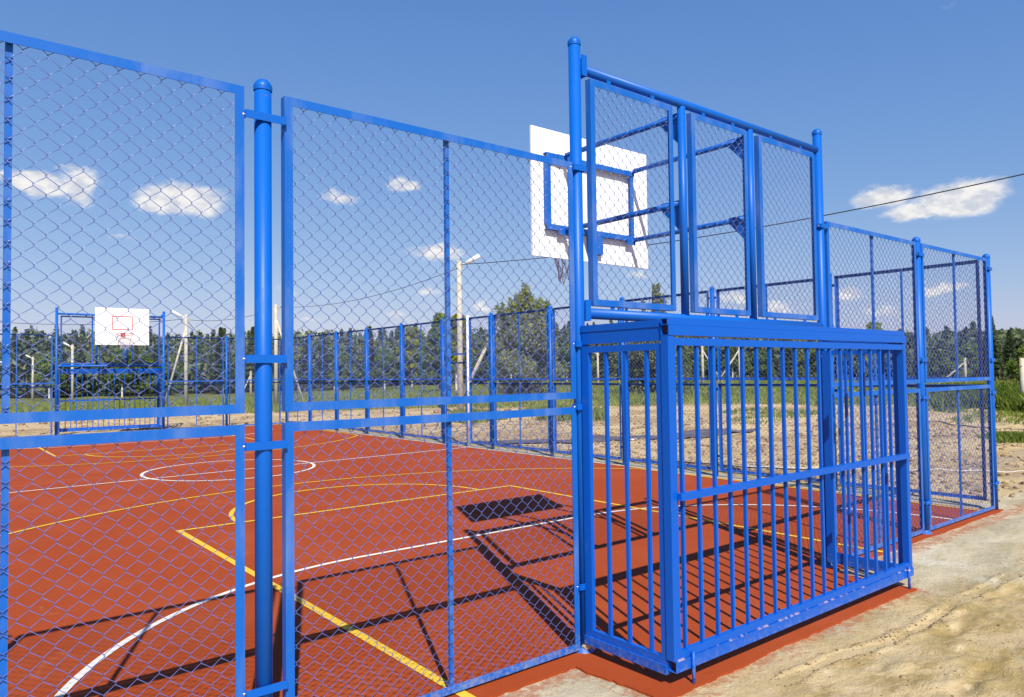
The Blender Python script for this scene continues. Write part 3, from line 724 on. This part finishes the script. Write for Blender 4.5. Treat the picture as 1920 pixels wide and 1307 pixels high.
for i, (x, y, a, w, lb) in enumerate([(6.9, 3.9, .3, .34, 'white paper scrap on the dirt near the side kerb, seen between the cage bars'), (9.0, 9.0, -.2, .3, 'small white scrap beside the dark grey strip')]):
    V = []; Fc = []
    for i_ in range(9):
        for j in range(4): xx = x+(i_/8-.5)*w*math.cos(a)-(j/3-.5)*.10*math.sin(a); yy = y+(i_/8-.5)*w*math.sin(a)+(j/3-.5)*.10*math.cos(a); V.append((xx, yy, float(height(xx, yy))+.02+.015*math.sin(i_*1.3+j)))
    for i_ in range(8):
        for j in range(3): Fc.append((i_*4+j, (i_+1)*4+j, (i_+1)*4+j+1, i_*4+j+1))
    tag(np_obj('paper_scrap', V, Fc, M_paper, smooth=True), lb, 'scrap')
def groundpath(pts, r, lift, mt, name, lb, cat):
    P_ = []
    for a, b_ in zip(pts[:-1], pts[1:]):
        for i in range(14):
            t = i/14; x = a[0]+(b_[0]-a[0])*t; y = a[1]+(b_[1]-a[1])*t+.03*math.sin(x*4); P_.append((x, y, float(height(x, y))+lift))
    o = MB().path(P_, r, 5).build(name, mt); tag(o, lb, cat)
groundpath([(6.6, 4.3), (7.2, 3.7), (8.3, 2.4), (9.6, 1.1), (10.5, .4)], .006, .05, M_paper, 'string', 'thin white string stretched over the gravel behind the right-hand fence', 'string')
groundpath([(6.3, 5.5), (6.6, 4.4), (7.3, 3.3), (7.0, 2.6)], .012, .03, M_cable, 'ground_cable', 'black cable lying on the dirt near the side kerb', 'cable')

# ------------------------------------------------------------------ utility poles and wires
def pole(x, y, top, lamp=1, strut=None, label='', w=.13):
    w *= .82
    z0 = float(height(x, y)); g = empty('street_lamp' if lamp else 'utility_pole', (x, y, z0), 0, label, 'street lamp' if lamp else 'utility pole', 'concrete poles beyond the court')
    h = top-z0
    m_ = MB(); m_.v = []; m_.tube((0, 0, -.3), (0, 0, h), w, w*.72, n=10); m_.build('pole', M_cpole, g)
    MB().box(-.22, .22, -.04, .04, h-.36, h-.30).build('crossarm', M_cpole, g)
    if lamp:
        rx = R_.x*lamp; ry = R_.y*lamp; k = h/6.8
        a = (.0, .0, h-.30); b_ = (rx*.45, ry*.45, h-.02)
        MB().tube(a, b_, .03, n=8).build('lamp_arm', M_lamp, g)
        MB().tube((rx*.3, ry*.3, h-.14), (rx*.95, ry*.95, h+.22), .085, .11, n=10).build('lamp_head', M_lamp, g)
    if strut:
        MB().tube((strut*R_.x, strut*R_.y, -.3), (0, 0, h*.86), w*.55, w*.5, n=8).build('strut', M_cpole, g)
    return g
pole(14.2, 23.8, 6.75, 1, None, 'tallest concrete street lamp, standing just beyond the right-hand fence', .175)
pole(9.6, 49.8, 5.95, -1, -1.6, 'concrete street lamp with a strut, right of the far backboard', .17)
pole(13.0, 42.4, 6.2, 1, 1.9, 'concrete street lamp with a thick strut, seen right of the nearest fence post', .17)
pole(7.7, 83.8, 5.15, -1, None, 'street lamp seen through the left half of the far goal', .20)
pole(7.6, 116.1, 4.7, -1, None, 'street lamp just left of the far goal', .20)
pole(6.0, 134.3, 4.2, -1, None, 'farthest street lamp, at the left edge of the photo', .20)
pole(48.8, 49.3, 3.7, -1, None, 'street lamp seen through the side bars of the goal cage', .17)
pole(63.5, 47.5, 4.6, 0, 2.6, 'distant pole with a strut leaning from its right, behind the cage', .2)
pole(65.8, 44.3, 4.5, 0, -2.9, 'distant pole with a strut leaning from its left, behind the cage', .2)
pole(80.9, 38.0, 2.8, 0, None, 'thin distant pole behind the right end of the cage', .17)
pole(70.7, 23.6, 2.5, 0, -3.0, 'distant pole with a strut behind the last fence panel', .17)
pole(33.7, 8.1, 2.05, 0, None, 'short pale post at the right edge of the photo', .15)
pole(31.8, 100.5, 2.4, 0, -1.6, 'small far pole with a strut just left of the nearest fence post', .2)
pole(18.8, 1.8, 7.2, 0, None, 'pole outside the right of the photo that carries the black cable', .15)
g = empty('leaning_post', (24.9, 37.1, float(height(24.9, 37.1))), 0, 'pale leaning post right of the white fence post', 'post'); MB().tube((-.9, .7, 0), (.6, -.45, 3.9), .14, .11, n=8).build('shaft', M_cpole, g); MB().lathe((.6, -.45, 3.9), [(.17, 0), (.17, .12), (.01, .2)], 8).build('head', M_lamp, g)
def wire(a, b_, sag, r, label):
    pts = [(a[0]+(b_[0]-a[0])*t, a[1]+(b_[1]-a[1])*t, a[2]+(b_[2]-a[2])*t-4*sag*t*(1-t)) for t in [i/28 for i in range(29)]]
    o = MB().path(pts, r, 6).build('overhead_wire', M_cable); tag(o, label, 'wire', 'overhead wires')
wire((14.2, 23.8, 6.56), (18.8, 1.8, 7.0), .46, .016, 'thick black overhead wire rising to the right edge of the photo')
wire((14.2, 23.8, 6.42), (13.0, 42.4, 6.05), .55, .012, 'black overhead wire between the two tallest street lamps')
wire((13.0, 42.4, 5.95), (9.6, 49.8, 5.6), .35, .014, 'overhead wire between the two lamps right of the far backboard')
wire((9.6, 49.8, 5.65), (-2.5, 60, 5.9), .4, .016, 'overhead wire leading off the left edge of the photo')
wire((9.6, 49.8, 5.6), (31.8, 100.5, 2.3), .9, .02, 'overhead wire descending to the small far pole')

# ------------------------------------------------------------------ trees
def leaf_quads(C, size, rnd, aspect=.6, up=0.0):
    """small randomly turned leaf clumps (diamond quads) at the points C"""
    n = len(C); a = rnd.normal(size=(n, 3)); a[:, 2] += up; a /= np.linalg.norm(a, axis=1)[:, None]
    b_ = rnd.normal(size=(n, 3)); b_ -= (b_*a).sum(1)[:, None]*a; b_ /= np.linalg.norm(b_, axis=1)[:, None]
    s = (size*rnd.uniform(.6, 1.4, n))[:, None]; a = a*s; b_ = b_*s*aspect
    V = np.stack([C-a, C-b_*.9, C+a, C+b_], 1).reshape(-1, 3)
    return V, np.arange(4*n).reshape(n, 4)
def limb(mb, p0, p1, r0, r1, n=7):
    p0 = Vector(p0); p1 = Vector(p1); mid = (p0+p1)/2+Vector((random.uniform(-.06, .06), random.uniform(-.06, .06), 0))*(p1-p0).length
    mb.tube(p0, mid, r0, (r0+r1)/2, n=n, caps=False); mb.tube(mid, p1, (r0+r1)/2, r1, n=n, caps=False)
def broadleaf(name, h, rad, clumps, leaves, lsize, lm, bark, seed, low=.15, trunk_r=.16, spires=0):
    rnd = np.random.default_rng(seed); random.seed(seed); g = empty(name, (0, 0, 0))
    mb = MB(); mb.tube((0, 0, -.3), (0, 0, h*.45), trunk_r, trunk_r*.7, n=8, caps=False); mb.tube((0, 0, h*.45), (random.uniform(-.2, .2), random.uniform(-.2, .2), h*.93), trunk_r*.7, .02, n=7, caps=False)
    cc = []
    for i in range(clumps):
        t = rnd.uniform(low, .66 if spires > 4 else .95)**.9; rr = rad*math.sin(PI*min(1, (t-low+.14)/((.95 if spires else 1.12)-low)))**.6*rnd.uniform(.25, 1.0); a = rnd.uniform(0, 2*PI)
        c = np.array([rr*math.cos(a), rr*math.sin(a), h*t]); cc.append((c, rad*rnd.uniform(.22, .4)))
        if i % 2 == 0: limb(mb, (0, 0, max(.3, c[2]-rr*.8)), tuple(c), trunk_r*.3, .012, 5)
    SP_ = []
    for i in range(spires):
        a = rnd.uniform(0, 2*PI); rr = rad*rnd.uniform(.05, .85); top = h*(1-.28*(rr/rad)**1.5)*rnd.uniform(.90, 1.0); n = 420
        t = rnd.uniform(0, 1, n)**.8; lean = .75+.25*t; w = (rad*.16*(1-t)**.8+.05)
        cx = rr*math.cos(a)*lean; cy = rr*math.sin(a)*lean; z0 = h*.45
        SP_.append(np.stack([cx+rnd.normal(size=n)*w, cy+rnd.normal(size=n)*w, z0+(top-z0)*t+rnd.normal(size=n)*.08], -1))
        limb(mb, (rr*.3*math.cos(a), rr*.3*math.sin(a), h*.25), (rr*math.cos(a), rr*math.sin(a), top-.3), trunk_r*.25, .01, 5)
    tr = mb.build('trunk', bark, g, fix=False)
    Cs = []
    per = leaves//len(cc)
    for c, r in cc:
        d = rnd.normal(size=(per, 3)); d /= np.linalg.norm(d, axis=1)[:, None]; q = rnd.uniform(.25, 1.05, per)**.6
        Cs.append(c+d*(q*r)[:, None]*np.array([1, 1, .85]))
    V, Fq = leaf_quads(np.concatenate(Cs+SP_), lsize, rnd)
    np_obj('crown', V, Fq, lm, g); return g
def conifer_cloud(h, rad, n, rnd, lsize):
    t = rnd.uniform(0.04, 1, n)**.85; lay = np.floor(t*12)/12; rr = rad*(1-t)**.85*(.55+.45*((t*12) % 1 < .55))*rnd.uniform(.3, 1.0, n)**.5+.05
    a = rnd.uniform(0, 2*PI, n); return np.stack([rr*np.cos(a), rr*np.sin(a), h*(.06+.94*t)-rr*.25], -1)
def conifer(h, rad, n, seed, lsize=.3):
    rnd = np.random.default_rng(seed); g = empty('conifer_tree', (0, 0, 0)); MB().tube((0, 0, -.3), (0, 0, h*.97), .16, .02, n=7, caps=False).build('trunk', M_bark, g)
    V, Fq = leaf_quads(conifer_cloud(h, rad, n, rnd, lsize), lsize, rnd, .5); np_obj('crown', V, Fq, M_needle, g); return g

def place(proto, x, y, s, rz, label, group=None, sz=None, cat='tree', first=[]):
    o = proto if proto.name not in first else copy_tree(proto)
    first.append(proto.name)
    o.location = (x, y, float(height(x, y))-.05); o.rotation_euler = (0, 0, rz); o.scale = (s, s, sz or s); tag(o, label, cat, group); return o
# individually standing trees
w1 = broadleaf('willow_tree', 7.5, 2.5, 50, 19000, .085, M_leaf_willow, M_bark, 21, low=.05, spires=24)
place(w1, 24.2, 31.2, 1, .4, 'big grey-green bushy tree with several spires, behind the fence left of the tall goal post')
w2 = broadleaf('bushy_tree', 5.0, 3.0, 50, 18000, .11, M_leaf_willow, M_bark, 23, low=.05, spires=2)
place(w2, 37.5, 32.5, 1, 0, 'low wide grey-green tree seen through the side bars of the goal cage')
w3 = broadleaf('poplar_tree', 9.6, 1.2, 30, 6000, .11, M_leaf_willow, M_bark, 25, low=.2, spires=7)
place(w3, 41.2, 35.4, 1, 0, 'tall slim green tree rising behind the right part of the backboard')
w4 = broadleaf('birch_tree', 8.2, 1.8, 36, 9000, .14, M_leaf_yel, M_birch, 27, low=.25)
place(w4, 37.5, 58.0, .95, 0, 'bright yellow-green birch beside the tallest street lamp')
w5 = broadleaf('green_tree', 8.4, 2.2, 36, 9000, .15, M_leaf_mid, M_bark, 29, low=.15, spires=2)
place(w5, 34.6, 56.5, .92, 0, 'dark green pointed tree left of the tallest street lamp')
# forest edge: trees one can tell apart, in rows of three kinds
protos = [(broadleaf('birch_tree', 9, 2.3, 30, 5200, .22, M_leaf_yel, M_birch, 31, low=.3), 'light yellow-green birch with a white trunk at the edge of the wood'),
          (broadleaf('birch_tree', 8, 2.4, 30, 5200, .22, M_leaf_mid, M_birch, 33, low=.25), 'mid green birch with a white trunk at the edge of the wood'),
          (broadleaf('leafy_tree', 7, 2.6, 30, 5200, .22, M_leaf_mid, M_bark, 35, low=.1), 'rounded mid green tree at the edge of the wood'),
          (conifer(11, 2.2, 3800, 37), 'dark pointed spruce at the edge of the wood')]
random.seed(99)
def polar(az, d): return CX+d*math.sin(az), CY+d*math.cos(az)
k = 0
for i in range(96):
    az = -.02+1.42*(i+random.uniform(-.4, .4))/96; d = random.uniform(112, 150)+(22 if az < .3 else 0)-(34 if az > 1.2 else 0)
    if .38 < az < .68: kind = random.choice([0, 0, 1, 1, 2, 3])
    elif az < .38: kind = random.choice([3, 2, 2, 3, 1])
    elif az > 1.15: kind = random.choice([2, 2, 3])
    else: kind = random.choice([0, 1, 2, 2, 3])
    x, y = polar(az, d); s = random.uniform(.75, 1.1)*(.85 if az > .8 else 1)*(.78 if az > 1.15 else 1)
    pr, lb = protos[kind]
    place(pr, x, y, s, random.uniform(0, 6), lb, ['yellow-green birches at the wood edge', 'green birches at the wood edge', 'rounded trees at the wood edge', 'spruces at the wood edge'][kind])
# the wood behind as one mass
rnd = np.random.default_rng(5); Cs = []
for row, (d0, hh) in enumerate(((150, 10), (160, 12), (172, 13.6), (186, 14.8))):
    n = 150
    for i in range(n):
        az = -.06+1.5*(i+rnd.uniform(-.5, .5))/n; d = d0+rnd.uniform(-5, 5)-(26 if az > 1.1 else 0); x, y = polar(az, d)
        hgt = hh*(rnd.uniform(.86, 1.0) if rnd.random() < .9 else rnd.uniform(1.0, 1.08))*(.97 if az < .3 else 1.0)*(1-.12*float(sstep(.7, 1.1, np.array(az))))*(.72 if az > 1.08 else 1)
        if rnd.random() < .45: C = conifer_cloud(hgt, rnd.uniform(2.0, 3.0), 380, rnd, .5)
        else:
            C = rnd.normal(size=(380, 3)); C /= np.linalg.norm(C, axis=1)[:, None]; C = C*rnd.uniform(.4, 1, 380)[:, None]**.5*np.array([2.6, 2.6, hgt*.46])+np.array([0, 0, hgt*.5])
        Cs.append(C+np.array([x, y, float(height(x, y))]))
V, Fq = leaf_quads(np.concatenate(Cs), .48, rnd, .6)
tag(np_obj('far_wood', V, Fq, M_forest), 'dark mixed forest along the horizon', 'forest', kind='stuff')

# ------------------------------------------------------------------ grass
def blades(pts, hmin, hmax, wid, lean, mt, name, label, cat, nb=3):
    P_ = np.repeat(np.asarray(pts), nb, axis=0); n = len(P_); r = np.random.default_rng(3)
    P_ = P_+r.normal(size=P_.shape)*.10; z = height(P_[:, 0], P_[:, 1]); a = r.uniform(0, 2*PI, n); h = r.uniform(hmin, hmax, n); w = wid*r.uniform(.6, 1.4, n)
    dx = np.cos(a)*w; dy = np.sin(a)*w; lx = r.normal(size=n)*lean*h; ly = r.normal(size=n)*lean*h
    B = np.stack([P_[:, 0], P_[:, 1], z-.03], -1)
    V = np.stack([B-np.stack([dx, dy, 0*dx], -1), B+np.stack([dx, dy, 0*dx], -1), B+np.stack([lx*.4+dx*.6, ly*.4+dy*.6, h*.6], -1), B+np.stack([lx, ly, h], -1)], 1).reshape(-1, 3)
    o = np_obj(name, V, np.arange(4*n).reshape(n, 4), mt); return tag(o, label, cat, kind='stuff')
r = np.random.default_rng(8)
def gpts(n, az0, az1, d0, d1, f=None, pw=1.0):
    az = r.uniform(az0, az1, n*3); d = d0+(d1-d0)*r.uniform(0, 1, n*3)**pw; x = CX+d*np.sin(az); y = CY+d*np.cos(az)
    msk = (d+vnoise(x*.12, y*.12)*9 > d0+7) if f is None else f(x, y)
    out = np.stack([x, y], -1)[msk]; return out[:n]
blades(gpts(42000, .0, 1.34, 37, 118, pw=1.5), .10, .38, .030, .35, M_grass, 'field_grass', 'field of rough green and yellow grass between the dirt and the wood', 'grass')
blades(gpts(5000, .62, 1.34, 25, 50, lambda x, y: vnoise(x*.22+3, y*.35) > .70), .05, .18, .025, .4, M_grass, 'grass_patches', 'scattered grass patches on the dirt behind the right-hand fence', 'grass')
blades(gpts(9000, 1.20, 1.40, 33, 60, lambda x, y: np.hypot(x-CX, y-CY)+vnoise(x*.4, y*.4)*8 > 38), .25, .8, .05, .35, M_weed, 'tall_weeds', 'tall lush weeds at the right edge beyond the sandy track', 'weeds')
blades(gpts(900, 1.245, 1.30, 19.5, 23.5, lambda x, y: ((np.arctan2(x-CX, y-CY)-1.27)/.022)**2+((np.hypot(x-CX, y-CY)-21.3)/1.5)**2+vnoise(x*3, y*3)*.6 < 1.1), .05, .22, .02, .3, M_weed, 'grass_clump', 'small bright green clump of grass on the dirt at the right edge', 'grass')
blades(gpts(2600, .60, .80, 27, 31, lambda x, y: vnoise(x*.5+8, y*.5) > .35), .12, .45, .025, .3, M_grass, 'verge_grass', 'strip of taller grass beside the tallest street lamp', 'grass')
blades(gpts(160, .4, 1.2, 2.4, 5.2, lambda x, y: (y < -1.2) & (x > 1.8) & (x < 2.6)), .01, .04, .002, .5, M_grass, 'dry_tufts', 'tiny dry grass tufts on the sand', 'grass', 4)
